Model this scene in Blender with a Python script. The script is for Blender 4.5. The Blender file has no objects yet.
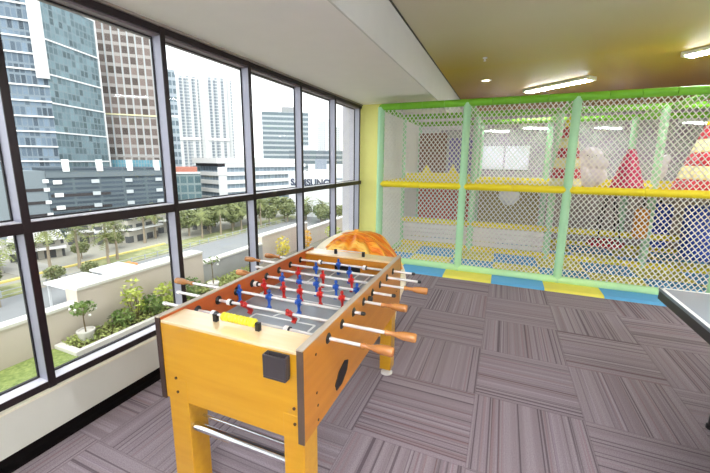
import bpy, bmesh, math, random
from mathutils import Vector, Matrix
random.seed(7)
S = bpy.context.scene
COL = S.collection
PI = math.pi

# ---------------------------------------------------------------- camera
def setup_camera():
    f, yaw, pitch, roll, cy = 349.34, -.3989, .1803, -.008, 224.95
    sy, cyy, sp, cp = math.sin(yaw), math.cos(yaw), math.sin(pitch), math.cos(pitch)
    fw = Vector((sy*cp, cyy*cp, -sp)); r = Vector((cyy, -sy, 0)); d = fw.cross(r)
    r2 = math.cos(roll)*r + math.sin(roll)*d
    d2 = -math.sin(roll)*r + math.cos(roll)*d
    cam = bpy.data.cameras.new('camera'); o = bpy.data.objects.new('camera', cam); COL.objects.link(o)
    M = Matrix((r2, -d2, -fw)).transposed().to_4x4()
    M.translation = Vector((0, 0, 1.5)); o.matrix_world = M
    cam.sensor_fit = 'HORIZONTAL'; cam.sensor_width = 36; cam.lens = 36*f/710
    cam.shift_y = -(236.5-cy)/710
    cam.clip_start = .05; cam.clip_end = 3000
    S.camera = o
setup_camera()

# ---------------------------------------------------------------- world, light, exposure
W = bpy.data.worlds.new('overcast_sky'); S.world = W; W.use_nodes = True
bg = W.node_tree.nodes['Background']
bg.inputs[0].default_value = (.93, .965, 1, 1); bg.inputs[1].default_value = 1.2
S.view_settings.view_transform = 'Standard'; S.view_settings.look = 'None'
S.view_settings.gamma = 1; S.view_settings.use_curve_mapping = False
S.view_settings.exposure = 1.22
LAMP = 36.0       # emission of the ceiling tubes and the added fill lamps
sun = bpy.data.lights.new('sun_through_cloud', 'SUN'); sun.energy = 1.6; sun.angle = .6; sun.color = (1, .96, .88)
so = bpy.data.objects.new('sun_through_cloud', sun); COL.objects.link(so)
so.rotation_euler = (math.radians(28), math.radians(22), 0)     # high sun, from behind the building
S.cycles.max_bounces = 8; S.cycles.transparent_max_bounces = 24

# ---------------------------------------------------------------- materials
def srgb(c):
    return tuple(((x/255)/12.92 if x/255 <= .04045 else ((x/255+.055)/1.055)**2.4) for x in c)+(1,)
class NT:
    def __init__(s, name):
        s.m = bpy.data.materials.new(name); s.m.use_nodes = True
        s.t = s.m.node_tree; s.N = s.t.nodes; s.L = s.t.links; s.b = s.N['Principled BSDF']
    def n(s, ty, **kw):
        x = s.N.new(ty)
        for k, v in kw.items():
            if k.startswith('i'): s.inp(x, int(k[1:]), v)
            else: setattr(x, k, v)
        return x
    def inp(s, x, i, v):
        if isinstance(v, bpy.types.NodeSocket): s.L.new(v, x.inputs[i])
        else: x.inputs[i].default_value = v
    def math(s, op, a, b=0., c=0.):
        x = s.N.new('ShaderNodeMath'); x.operation = op
        s.inp(x, 0, a); s.inp(x, 1, b); s.inp(x, 2, c); return x.outputs[0]
    def mix(s, f, a, b):
        x = s.N.new('ShaderNodeMix'); x.data_type = 'RGBA'
        s.inp(x, 0, f); s.inp(x, 6, a); s.inp(x, 7, b); return x.outputs[2]
    def noise(s, vec, scale, detail=2., w=None):
        x = s.N.new('ShaderNodeTexNoise')
        if w is not None: x.noise_dimensions = '4D'; s.inp(x, 1, w)
        s.L.new(vec, x.inputs[0]); x.inputs['Scale'].default_value = scale; x.inputs['Detail'].default_value = detail
        return x.outputs[0]
    def obj(s):
        return s.N.new('ShaderNodeTexCoord').outputs['Object']
    def ramp(s, f, stops):
        x = s.N.new('ShaderNodeValToRGB'); s.inp(x, 0, f); e = x.color_ramp.elements
        while len(e) < len(stops): e.new(.5)
        for q, (p, c) in zip(e, stops): q.position = p; q.color = c
        return x.outputs[0]
_M = {}
def mat(name, col=(128, 128, 128), rough=.6, metal=0., var=.06, scale=6., bump=0., emit=0., coat=0., spec=.5):
    """plain surface with a little procedural variation of its own colour"""
    if name in _M: return _M[name]
    k = NT(name); c = srgb(col)
    if emit:
        k.b.inputs['Emission Color'].default_value = c; k.b.inputs['Emission Strength'].default_value = emit
    nz = k.noise(k.obj(), scale, 4.)
    dk = tuple(x*(1-var*2) for x in c[:3])+(1,); lt = tuple(min(1, x*(1+var*2)) for x in c[:3])+(1,)
    k.L.new(k.mix(nz, dk, lt), k.b.inputs['Base Color'])
    k.b.inputs['Roughness'].default_value = rough; k.b.inputs['Metallic'].default_value = metal
    k.b.inputs['Coat Weight'].default_value = coat; k.b.inputs['Specular IOR Level'].default_value = spec
    if bump:
        bp = k.n('ShaderNodeBump'); bp.inputs[0].default_value = bump; bp.inputs[1].default_value = .01
        k.L.new(k.noise(k.obj(), scale*8, 3.), bp.inputs['Height']); k.L.new(bp.outputs[0], k.b.inputs['Normal'])
    _M[name] = k.m; return k.m

def m_wood(name, a, b, rough=.35, coat=.3, axis=0):
    k = NT(name); mp = k.n('ShaderNodeMapping'); k.L.new(k.obj(), mp.inputs[0])
    sc = [14, 14, 14]; sc[axis] = 1.2; mp.inputs['Scale'].default_value = sc
    nz = k.noise(mp.outputs[0], 2.2, 5.)
    k.L.new(k.ramp(nz, [(.3, srgb(a)), (.7, srgb(b))]), k.b.inputs['Base Color'])
    k.b.inputs['Roughness'].default_value = rough; k.b.inputs['Coat Weight'].default_value = coat
    k.b.inputs['Coat Roughness'].default_value = .25
    return k.m

def m_carpet():
    k = NT('carpet_tiles'); T = .615
    sp = k.n('ShaderNodeSeparateXYZ'); k.L.new(k.obj(), sp.inputs[0])
    X = k.math('DIVIDE', k.math('ADD', sp.outputs[0], .065+40*T), T)
    Y = k.math('DIVIDE', k.math('ADD', sp.outputs[1], -2.83+40*T), T)
    ix, iy = k.math('FLOOR', X), k.math('FLOOR', Y)
    fx, fy = k.math('FRACT', X), k.math('FRACT', Y)
    par = k.math('MODULO', k.math('ADD', ix, iy), 2.)
    # parity 0 (column 0,row 0): stripes run along Y -> across coordinate is x
    def pick(a, b):
        return k.math('ADD', k.math('MULTIPLY', a, k.math('SUBTRACT', 1., par)), k.math('MULTIPLY', b, par))
    ac, al = pick(fx, fy), pick(fy, fx)
    seed = k.math('ADD', k.math('MULTIPLY', ix, 7.31), k.math('MULTIPLY', iy, 3.77))
    def stripe(n, off, thr):
        cb = k.n('ShaderNodeCombineXYZ')
        k.L.new(k.math('MULTIPLY', ac, n), cb.inputs[0]); k.L.new(k.math('ADD', seed, off), cb.inputs[1])
        k.L.new(k.math('MULTIPLY', al, .12), cb.inputs[2])
        return k.noise(cb.outputs[0], 1., 1.)
    s1, s2, s3 = stripe(40, 0, 0), stripe(34, 40, 0), stripe(14, 80, 0)
    base = k.mix(k.ramp(s3, [(.35, (0, 0, 0, 1)), (.65, (1, 1, 1, 1))]), srgb((142, 129, 135)), srgb((158, 145, 150)))
    dark = k.ramp(s1, [(.58, (0, 0, 0, 1)), (.64, (1, 1, 1, 1))])
    c = k.mix(k.math('MULTIPLY', dark, .62), base, srgb((72, 56, 66)))
    lt = k.ramp(s2, [(.6, (0, 0, 0, 1)), (.68, (1, 1, 1, 1))])
    c = k.mix(k.math('MULTIPLY', lt, .55), c, srgb((170, 156, 165)))
    rd = k.ramp(stripe(30, 130, 0), [(.62, (0, 0, 0, 1)), (.68, (1, 1, 1, 1))])
    c = k.mix(k.math('MULTIPLY', rd, .35), c, srgb((138, 98, 100)))
    fz = k.noise(k.obj(), 180., 3.)
    c = k.mix(k.math('MULTIPLY', k.ramp(fz, [(.35, (1, 1, 1, 1)), (.6, (0, 0, 0, 1))]), .28), c, srgb((70, 58, 66)))
    # tile seams
    def edge(f): return k.math('LESS_THAN', k.math('MINIMUM', f, k.math('SUBTRACT', 1., f)), .006)
    c = k.mix(k.math('MULTIPLY', k.math('MAXIMUM', edge(fx), edge(fy)), .22), c, srgb((70, 58, 64)))
    k.L.new(c, k.b.inputs['Base Color']); k.b.inputs['Roughness'].default_value = .95
    k.b.inputs['Specular IOR Level'].default_value = .15
    bp = k.n('ShaderNodeBump'); bp.inputs[0].default_value = .5; bp.inputs[1].default_value = .006
    k.L.new(fz, bp.inputs['Height']); k.L.new(bp.outputs[0], k.b.inputs['Normal'])
    return k.m

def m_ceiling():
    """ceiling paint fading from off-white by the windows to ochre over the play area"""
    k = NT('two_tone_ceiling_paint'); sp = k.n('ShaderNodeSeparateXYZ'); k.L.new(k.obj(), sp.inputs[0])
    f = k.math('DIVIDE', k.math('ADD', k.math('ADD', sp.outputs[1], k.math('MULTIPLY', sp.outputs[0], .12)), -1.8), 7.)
    k.L.new(k.ramp(f, [(.0, srgb((206, 200, 190))), (.28, srgb((206, 196, 160))), (.5, srgb((188, 160, 30))), (.65, srgb((170, 134, 8))), (.95, srgb((158, 112, 4)))]), k.b.inputs['Base Color'])  # ochre stops stand in for yellow light bounced off the play area
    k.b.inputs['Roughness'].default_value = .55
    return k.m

def m_facade(name, wall, glass, bay=3., flr=3.5, fu=.6, fv=.6, tint=.5, rough=.25, slab=None, vary=.6):
    k = NT(name); sp = k.n('ShaderNodeSeparateXYZ'); k.L.new(k.obj(), sp.inputs[0])
    U = k.math('DIVIDE', k.math('ADD', k.math('ADD', sp.outputs[0], sp.outputs[1]), 600.13), bay)
    V = k.math('DIVIDE', k.math('ADD', sp.outputs[2], 300.07), flr)
    fu_, fv_ = k.math('FRACT', U), k.math('FRACT', V)
    m = k.math('MULTIPLY', k.math('LESS_THAN', fu_, fu), k.math('LESS_THAN', fv_, fv))
    cb = k.n('ShaderNodeCombineXYZ'); k.L.new(k.math('FLOOR', U), cb.inputs[0]); k.L.new(k.math('FLOOR', V), cb.inputs[1])
    wn = k.n('ShaderNodeTexWhiteNoise'); k.L.new(cb.outputs[0], wn.inputs[0])
    nz = k.noise(k.obj(), .35, 5.)
    v = k.math('ADD', k.math('MULTIPLY', wn.outputs[0], vary), k.math('MULTIPLY', nz, 1-vary))
    g = k.mix(v, tuple(x*(1-tint) for x in srgb(glass)[:3])+(1,), tuple(min(1, x*(1+tint)) for x in srgb(glass)[:3])+(1,))
    k.L.new(k.mix(m, srgb(wall), g), k.b.inputs['Base Color'])
    k.b.inputs['Roughness'].default_value = .6; k.b.inputs['Specular IOR Level'].default_value = .25
    return k.m

def m_glass():
    k = NT('window_glass')
    tr = k.n('ShaderNodeBsdfTransparent'); tr.inputs[0].default_value = (.97, .985, .98, 1)
    gl = k.n('ShaderNodeBsdfGlossy'); gl.inputs['Roughness'].default_value = .02
    ge = k.n('ShaderNodeNewGeometry'); fr = k.n('ShaderNodeFresnel')
    k.L.new(k.math('ADD', 1.2, k.math('MULTIPLY', ge.outputs['Backfacing'], 1/1.2-1.2)), fr.inputs[0])
    mx = k.n('ShaderNodeMixShader'); k.L.new(fr.outputs[0], mx.inputs[0]); k.L.new(tr.outputs[0], mx.inputs[1]); k.L.new(gl.outputs[0], mx.inputs[2])
    k.L.new(mx.outputs[0], k.N['Material Output'].inputs[0]); return k.m

def m_leaf(name, a, b, scale=3.):
    k = NT(name); nz = k.noise(k.obj(), scale, 3.)
    k.L.new(k.ramp(nz, [(.35, srgb(a)), (.65, srgb(b))]), k.b.inputs['Base Color'])
    k.b.inputs['Roughness'].default_value = .6
    return k.m

# ---------------------------------------------------------------- mesh helpers
class MB:
    def __init__(s): s.v = []; s.f = []
    def add(s, vs, fs):
        b = len(s.v); s.v += [tuple(v) for v in vs]; s.f += [tuple(i+b for i in f) for f in fs]; return s
    def box(s, x0, x1, y0, y1, z0, z1):
        vs = [(x, y, z) for z in (z0, z1) for y in (y0, y1) for x in (x0, x1)]
        return s.add(vs, [(0, 2, 3, 1), (4, 5, 7, 6), (0, 1, 5, 4), (2, 6, 7, 3), (0, 4, 6, 2), (1, 3, 7, 5)])
    def tube(s, pts, r, n=10, cap=True):
        """pts list of points, r radius or list"""
        P = [Vector(p) for p in pts]; R = r if isinstance(r, (list, tuple)) else [r]*len(P)
        vs = []; up = None
        for i, p in enumerate(P):
            t = (P[min(i+1, len(P)-1)]-P[max(i-1, 0)]).normalized()
            if up is None:
                up = Vector((0, 0, 1)) if abs(t.z) < .9 else Vector((1, 0, 0))
            a = t.cross(up).normalized(); b = a.cross(t).normalized(); up = b
            for j in range(n):
                an = 2*PI*j/n; vs.append(p+(a*math.cos(an)+b*math.sin(an))*R[i])
        fs = []
        for i in range(len(P)-1):
            for j in range(n):
                k = (j+1) % n; fs.append((i*n+j, (i+1)*n+j, (i+1)*n+k, i*n+k))
        if cap: fs.append(tuple(range(n))); fs.append(tuple((len(P)-1)*n+j for j in reversed(range(n))))
        return s.add(vs, fs)
    def lathe(s, prof, c=(0, 0, 0), n=20):
        vs = []; c = Vector(c)
        for r, z in prof:
            for j in range(n):
                a = 2*PI*j/n; vs.append(c+Vector((r*math.cos(a), r*math.sin(a), z)))
        fs = []
        for i in range(len(prof)-1):
            for j in range(n):
                k = (j+1) % n; fs.append((i*n+j, i*n+k, (i+1)*n+k, (i+1)*n+j))
        fs.append(tuple(reversed(range(n)))); fs.append(tuple((len(prof)-1)*n+j for j in range(n)))
        return s.add(vs, fs)
    def sph(s, c, r, n=12, m=8):
        rx, ry, rz = r if isinstance(r, (tuple, list)) else (r, r, r)
        vs = [(c[0], c[1], c[2]-rz)]
        for i in range(1, m):
            a = -PI/2+PI*i/m
            for j in range(n):
                b = 2*PI*j/n; vs.append((c[0]+rx*math.cos(a)*math.cos(b), c[1]+ry*math.cos(a)*math.sin(b), c[2]+rz*math.sin(a)))
        vs.append((c[0], c[1], c[2]+rz)); fs = []
        for j in range(n): fs.append((0, 1+(j+1) % n, 1+j))
        for i in range(m-2):
            for j in range(n):
                k = (j+1) % n; fs.append((1+i*n+j, 1+i*n+k, 1+(i+1)*n+k, 1+(i+1)*n+j))
        t = len(vs)-1
        for j in range(n): fs.append((t, 1+(m-2)*n+j, 1+(m-2)*n+(j+1) % n))
        return s.add(vs, fs)
    def prism(s, poly, axis, a, b):
        """poly 2D points extruded on axis from a to b"""
        def P(u, v, w): return [(w, u, v), (u, w, v), (u, v, w)][axis]
        n = len(poly); vs = [P(u, v, a) for u, v in poly]+[P(u, v, b) for u, v in poly]
        return s.add(vs, [tuple(range(n)), tuple(reversed(range(n, 2*n)))]+[(i, i+n, (i+1) % n+n, (i+1) % n) for i in range(n)])
    def build(s, name, m, parent=None, smooth=False, bevel=0., kind=None, loc=None, mats=None, fm=None, fixn=True):
        me = bpy.data.meshes.new(name)
        v = s.v
        if loc is not None: v = [(a-loc[0], b-loc[1], c-loc[2]) for a, b, c in v]
        me.from_pydata(v, [], s.f); 
        if fixn:
            bm = bmesh.new(); bm.from_mesh(me); bmesh.ops.recalc_face_normals(bm, faces=bm.faces); bm.to_mesh(me); bm.free()
        me.materials.append(m)
        if smooth:
            me.polygons.foreach_set('use_smooth', [True]*len(me.polygons))
            if smooth == 'auto':
                me.set_sharp_from_angle(angle=math.radians(40))
        me.update()
        o = bpy.data.objects.new(name, me); COL.objects.link(o)
        if loc is not None: o.location = loc
        if parent: o.parent = parent
        if kind: o['kind'] = kind
        if bevel:
            b = o.modifiers.new('bevel', 'BEVEL'); b.width = bevel; b.segments = 2; b.limit_method = 'ANGLE'
        return o
def empty(name, loc=(0, 0, 0), rz=0., parent=None):
    o = bpy.data.objects.new(name, None); COL.objects.link(o); o.location = loc; o.rotation_euler = (0, 0, rz)
    o.empty_display_size = .1
    if parent: o.parent = parent
    return o
def tag(o, label, cat, group=None, kind=None):
    o['label'] = label; o['category'] = cat
    if group: o['group'] = group
    if kind: o['kind'] = kind
    return o
def plab(o, l): o['label'] = l; return o
def box(name, m, x0, x1, y0, y1, z0, z1, **k): return MB().box(x0, x1, y0, y1, z0, z1).build(name, m, **k)
CH = {}
def copy_tree(o, parent=None):
    c = o.copy(); COL.objects.link(c)
    if parent is not None: c.parent = parent
    for ch in [x for x in list(COL.objects) if x.parent == o]: copy_tree(ch, c)
    return c

# ---------------------------------------------------------------- room shell
ST = dict(kind='structure')
M_white = mat('soffit_paint', (238, 234, 230), .7, var=.015)
M_wallw = mat('cream_wall_paint', (212, 212, 200), .6, var=.02)
M_yel = mat('yellow_wall_paint', (254, 246, 150), .6, var=.03)
M_frame = mat('dark_bronze_frame', (40, 30, 34), .35, metal=.3, var=.05)
M_mull = mat('grey_aluminium', (172, 172, 188), .4, metal=.2, var=.03)
M_gasket = mat('black_gasket', (28, 26, 30), .6)
M_glass = m_glass()
X1, YB, YF = 6.2, -4.2, 10.2       # right wall, wall behind the camera, far wall
YW = 5.32                          # end of the window wall
box('floor', m_carpet(), -2.3, X1, YB, YF, -.12, 0, **ST)
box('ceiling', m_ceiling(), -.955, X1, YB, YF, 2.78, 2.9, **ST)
box('trim_1', M_white, -2.45, -.97, YB, YF, 2.37, 2.9, **ST)                       # lowered soffit along the windows
box('trim_2', mat('bulkhead_paint', (206, 204, 198), .6, var=.02), -.97, -.955, YB, YF, 2.37, 2.775, **ST)
box('trim_3', mat('shadow_gap', (50, 44, 30), .6), -.957, -.945, YB, YF, 2.768, 2.782, **ST)  # thin dark strip where the bulkhead meets the ceiling
box('wall_right', M_wallw, X1, X1+.15, YB, YF, 0, 2.9, **ST)
box('wall_rear', M_wallw, -2.3, X1, YB-.15, YB, 0, 2.9, **ST)
box('wall_front', mat('mauve_wall_paint', (168, 152, 164), .35, var=.05, scale=1.5), -1.75, X1, YF, YF+.15, 0, 2.9, **ST)
box('wall_corner', M_yel, -2.2, -1.76, YW, YF, -.1, 2.37, **ST)
box('wall_outer', mat('pale_lilac_render', (206, 202, 212), .7), -2.5, -2.2, YW+.05, YF, -20, 2.9, **ST)
box('wall_side', mat('white_side_paint', (226, 224, 222), .6, var=.02), -1.76, -1.74, YW+.01, YF, 0, 2.78, **ST)
# convector casing below the windows
box('wall_left', M_wallw, -2.3, -2.12, YB, YW, .068, .294, bevel=.003, **ST)
MB().box(-2.3, -2.14, YB, YW, 0, .068).box(-2.14, -2.088, YB, YW, 0, .012).build('baseboard_left', mat('black_plinth', (20, 16, 16), .9, spec=.1), **ST)  # black base and floor strip stand in for the casing's shadow
box('trim_4', mat('sill_edge_paint', (232, 226, 204), .5, var=.02), -2.3, -2.112, YB, YW, .290, .301, **ST)
# frames
fx0, fx1, gx = -2.24, -2.14, -2.222
box('trim_5', M_frame, -2.26, fx1, YB, YW, .301, .338, bevel=.002, **ST)
box('trim_6', mat('pale_sill_metal', (226, 224, 232), .35, var=.02), -2.236, fx1-.003, YB, YW, .338, .342, **ST)
box('trim_7', M_frame, -2.30, fx1, YB, YW, 2.314, 2.354, bevel=.002, **ST)
box('trim_8', mat('header_grey_metal', (120, 108, 112), .4, var=.03), -2.28, fx1-.02, YB, YW, 2.300, 2.316, **ST)
box('trim_9', mat('ceiling_edge_strip', (150, 140, 130), .6), -2.2, fx1+.015, YB, YW, 2.354, 2.371, **ST)
box('trim_10', M_frame, -2.22, fx1, YB, YW, 1.136, 1.19, bevel=.002, **ST)
box('trim_11', mat('pale_transom_top', (214, 212, 218), .35, var=.02), -2.23, fx1-.005, YB, YW, 1.190, 1.195, **ST)
k = 11
ys = [.944+.862*i for i in range(-6, 6)]
for i, y in enumerate(ys):
    if y-.04 < YB: continue
    k += 1
    mm = MB().box(fx1-.004, fx1+.004, y-.034, y, .30, 2.354)
    t = mm.build('trim_%d' % k, M_frame, bevel=.001, **ST)
    s_ = MB().box(-2.222, fx1-.004, y-.033, y-.002, .342, 2.30).build('mullion_side', M_mull, t)
    g_ = MB().box(-2.228, -2.216, y-.040, y+.006, .342, 2.30).build('gasket', M_gasket, t)
k = 0
for i in range(len(ys)-1):
    y0, y1 = ys[i]+.002, ys[i+1]-.036
    if y0 < YB: continue
    k += 1
    w = box('window_%d' % k, M_glass, gx-.003, gx+.003, y0, y1, .344, 1.134, **ST)
    MB().box(gx-.003, gx+.003, y0, y1, 1.196, 2.298).build('upper_pane', M_glass, w)
    g = MB()
    for z0, z1 in ((.342, .349), (1.128, 1.136), (1.195, 1.203), (2.292, 2.300)): g.box(gx-.006, gx+.006, y0, y1, z0, z1)
    g.build('gasket', M_gasket, w)

# ---------------------------------------------------------------- ceiling lamps and added fill lamps
M_diff = mat('lamp_diffuser', (240, 246, 255), .5, emit=LAMP)
M_lampb = mat('lamp_body', (235, 232, 225), .4, var=.01)
def tube_light(x, y, ang, lab, L=1.15, group='ceiling tube lights', z=2.78, up=False):
    r = empty('ceiling_light' if z > 2.7 else 'hanging_light', (x, y, z), ang); tag(r, lab, 'ceiling light', group)
    MB().box(-L/2, L/2, -.085, .085, -.045, 0).build('housing', M_lampb, r, bevel=.012)
    if z < 2.7:
        for s in (-1, 1): MB().tube([(s*L*.46, .0, -.01), (s*L*.46, 0, 2.78-z)], .004, 6).build('suspension_wire', M_lampb, r)
    MB().box(-L/2+.03, L/2-.03, -.062, .062, -.062, -.044).build('diffuser', M_diff, r, bevel=.006)
    if up: MB().box(-L/2+.03, L/2-.03, -.062, .062, -.001, .02).build('diffuser', M_diff, r, bevel=.006)
    for s in (-1, 1): MB().box(min(s*(L/2+.01), s*(L/2-.03)), max(s*(L/2+.01), s*(L/2-.03)), -.09, .09, -.06, 0).build('end_cap', M_lampb, r, bevel=.008)
tube_light(.68, 6.85, -.74, 'slim white tube light on the ochre ceiling above the middle of the play frame')
tube_light(2.25, 5.12, -.80, 'white tube light on the ceiling cut by the right edge of the photo')
for i, (x, y, a) in enumerate([(1.3, .6, 0), (3.6, .6, 0), (1.3, -2.0, 0), (3.6, -2.0, 0), (3.9, 3.2, 0), (-.3, -.6, 0)]):  # unseen lamps added to fill the room and brighten the soffit
    tube_light(x, y, a, ['tube light right above the near end of the table tennis table', 'tube light over the right wall side, in line with the camera', 'tube light behind the camera, middle of the room', 'tube light behind the camera, near the right wall', 'tube light near the right wall beside the play frame', 'tube light just behind the camera by the bulkhead'][i], 1.2, 'suspended tube lights', 2.05, True)
for x, y, l in [(-.25, 9.4, 'tube light hanging deep inside the play area above the white boards'),
                (.55, 8.9, 'tube light hanging deep inside the play area left of the third net post'),
                (2.0, 9.3, 'tube light hanging deep inside the play area behind the puffy white cushion'),
                (3.2, 8.6, 'tube light hanging at the right side of the play area')]:
    tube_light(x, y, .7, l, .7, 'hanging tube lights', 2.3)
M_dl = mat('downlight_lens', (255, 238, 200), .5, emit=5)
for x, y, l in [(-.38, 6.2, 'round recessed downlight nearest the bulkhead, above the second net post'),
                (-.35, 8.0, 'round recessed downlight low over the top rail beside the second post'),
                (1.78, 8.0, 'round recessed downlight low over the top rail, right of the tube light')]:
    r = empty('downlight', (x, y, 2.78)); tag(r, l, 'downlight', 'recessed downlights')
    MB().lathe([(.05, -.006), (.07, -.012), (.078, -.006), (.078, 0), (.05, 0)], n=24).build('trim_ring', M_lampb, r, smooth='auto')
    MB().lathe([(.05, -.007), (.05, -.001)], n=24).build('lens', M_dl, r)
sp_ = MB().lathe([(.028, 0), (.026, -.012), (.01, -.016), (.008, -.035), (.018, -.038), (.018, -.041)], (-.33, 4.9, 2.78), 16)
tag(sp_.build('fire_sprinkler', M_lampb, smooth='auto'), 'tiny white sprinkler head on the pale part of the ceiling', 'sprinkler')

# ---------------------------------------------------------------- football table
M_w1 = m_wood('honey_laminate', (202, 144, 22), (212, 156, 34), .3, .35, 0)
M_w2 = m_wood('orange_laminate', (186, 116, 22), (198, 128, 34), .35, .3, 1)  # same laminate as the ends, side lighting put into the orange tone
M_w3 = m_wood('inner_orange_laminate', (176, 78, 22), (190, 92, 30), .35, .3, 1)  # same laminate again, its lighting put into the redder tone
M_deck = m_wood('deck_laminate', (232, 200, 152), (240, 212, 170), .22, .6, 0)  # orange deck with its pale reflection put into the base colour
M_edge = mat('brown_edge_band', (92, 74, 62), .5)
M_top = mat('beige_rail_top', (178, 164, 146), .4, var=.03)
M_black = mat('black_plastic', (20, 18, 20), .4)
M_chrome = mat('chrome', (225, 225, 228), .18, metal=1., var=.02)
M_rod = mat('polished_rod', (240, 236, 232), .25, metal=.35, var=.02)
M_handle = m_wood('varnished_handle', (166, 100, 42), (198, 138, 76), .25, .6, 0)
M_field = mat('grey_playfield', (146, 154, 160), .35, var=.03)
M_line = mat('white_marking', (235, 238, 236), .5)
M_red = mat('red_player_plastic', (190, 34, 28), .3)
M_blue = mat('blue_player_plastic', (34, 82, 170), .3)
M_ybead = mat('yellow_bead', (240, 226, 60), .35)
M_wbead = mat('white_bumper', (238, 236, 232), .4)
M_screw = mat('dark_screw', (70, 40, 24), .5)
M_cup = mat('grey_plastic_cup', (66, 60, 62), .35)

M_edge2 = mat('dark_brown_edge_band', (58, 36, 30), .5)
ft = empty('football_table', (-.9475, 1.595, 0), .018)
tag(ft, 'honey coloured wooden table football game with chrome rods by the windows', 'football table')
HX, HY, ZB, ZT = .35, .6625, .50, .865
for sx in (-1, 1):
    xo, xi = sx*HX, sx*(HX-.024)
    a, b = min(xo, xi), max(xo, xi)
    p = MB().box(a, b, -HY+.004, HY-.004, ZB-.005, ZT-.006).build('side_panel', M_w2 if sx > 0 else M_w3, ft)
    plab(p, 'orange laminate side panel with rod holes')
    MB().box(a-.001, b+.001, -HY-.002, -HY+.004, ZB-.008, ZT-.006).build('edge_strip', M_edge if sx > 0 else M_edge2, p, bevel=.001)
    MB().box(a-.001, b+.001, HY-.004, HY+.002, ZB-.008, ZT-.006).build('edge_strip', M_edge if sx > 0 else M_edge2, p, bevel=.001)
    MB().box(a-.0015, b+.0015, -HY-.003, HY+.003, ZT-.006, ZT).build('rail_cap', M_top, p, bevel=.002)
for sy in (-1, 1):
    yo, yi = sy*(HY-.003), sy*(HY-.024)
    e = MB().box(-HX+.024, HX-.024, min(yo, yi), max(yo, yi), ZB, .838).build('end_panel', M_w1, ft)
    yi2 = sy*(HY-.128)
    d = MB().box(-HX+.0245, HX-.0245, min(yo, yi2), max(yo, yi2), .838, .850).build('deck', M_deck, ft, bevel=.002)
    ya, yb = sorted((yi2, yi2+sy*.014))
    MB().box(-HX+.025, -.10, ya, yb, .72, .838).box(.10, HX-.025, ya, yb, .72, .838).box(-.10, .10, ya, yb, .795, .838).build('goal_wall', M_w2, ft)
    MB().box(-.10, .10, min(yi2+sy*.014, yo-sy*.03), max(yi2+sy*.014, yo-sy*.03), .70, .80).build('goal_pocket', M_black, ft)
    # score counter on the deck
    yq = sy*(HY-.082)
    for px in (-.105, .105):
        MB().box(px-.010, px+.010, yq-.008, yq+.008, .850, .884).build('score_post', M_black, ft, bevel=.002)
    MB().tube([(-.105, yq, .879), (.105, yq, .879)], .0035, 8).build('score_rod', M_rod, ft, smooth='auto')
    if sy < 0:
        for j in range(10):
            x = -.062+j*.0165
            b = MB(); b.tube([(x-.0075, yq, .879), (x-.005, yq, .879), (x, yq, .879), (x+.005, yq, .879), (x+.0075, yq, .879)], [.008, .0165, .018, .0165, .008], 14)
            b.build('score_bead', M_ybead, ft, smooth=True)
pf = MB().box(-HX+.024, HX-.024, -HY+.12, HY-.12, .71, .73).build('playfield', M_field, ft)
ln = MB(); w_ = .0055; zl = (.7302, .7312)
def hline(y, xa, xb): ln.box(xa, xb, y-w_, y+w_, *zl)
def vline(x, ya, yb): ln.box(x-w_, x+w_, ya, yb, *zl)
hline(0, -.325, .325)
for s in (-1, 1):
    for hw, dep in ((.17, .29), (.085, .12)):
        ye = s*(HY-.128); yi = s*(HY-.128-dep)
        hline(yi, -hw, hw)
        vline(-hw, min(ye, yi), max(ye, yi)); vline(hw, min(ye, yi), max(ye, yi))
def arc(cx, cy, r, a0, a1, n=28):
    for j in range(n):
        a, b = a0+(a1-a0)*j/n, a0+(a1-a0)*(j+1)/n
        vs = [(cx+q*math.cos(t), cy+q*math.sin(t), z) for z in zl for t in (a, b) for q in (r-w_, r+w_)]
        ln.add(vs, [(4, 5, 7, 6), (0, 1, 3, 2)])
arc(0, -(HY-.128)+.29, .07, 0, PI); arc(0, (HY-.128)-.29, .07, PI, 2*PI)
ln.build('field_marking', M_line, pf)
# ball return cup, screws, ball hole
cup = MB().box(.207, .300, -HY-.034, -HY-.004, .748, .755).box(.207, .300, -HY-.034, -HY-.028, .755, .838)
cup.box(.207, .213, -HY-.028, -HY-.001, .755, .838).box(.294, .300, -HY-.028, -HY-.001, .755, .838).box(.213, .294, -HY-.006, -HY-.001, .755, .838)
plab(cup.build('ball_cup', M_cup, ft, bevel=.003), 'dark grey square cup on the end panel')
for x, z in [(-.262, .603), (-.258, .540), (.31, .63), (.312, .568)]:
    MB().tube([(x, -HY+.002, z), (x, -HY-.002, z)], .006, 12).build('screw', M_screw, ft)
for y, z in [(-.57, .80), (-.566, .64), (-.558, .582), (-.556, .518), (.57, .64), (.57, .55)]:
    MB().tube([(HX-.002, y, z), (HX+.002, y, z)], .0055, 12).build('screw', M_screw, ft)
hp = []
for j in range(28):
    a = 2*PI*j/28; q = 1+.06*math.cos(7*a)
    y, z = .072*q*math.cos(a), .040*q*math.sin(a)
    ca, sa = math.cos(.42), math.sin(.42)
    hp.append((-.335+y*ca-z*sa, .577+y*sa+z*ca))
plab(MB().prism(hp, 0, HX-.01, HX+.0025).build('ball_hole', M_black, ft), 'black oval ball hole')
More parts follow.
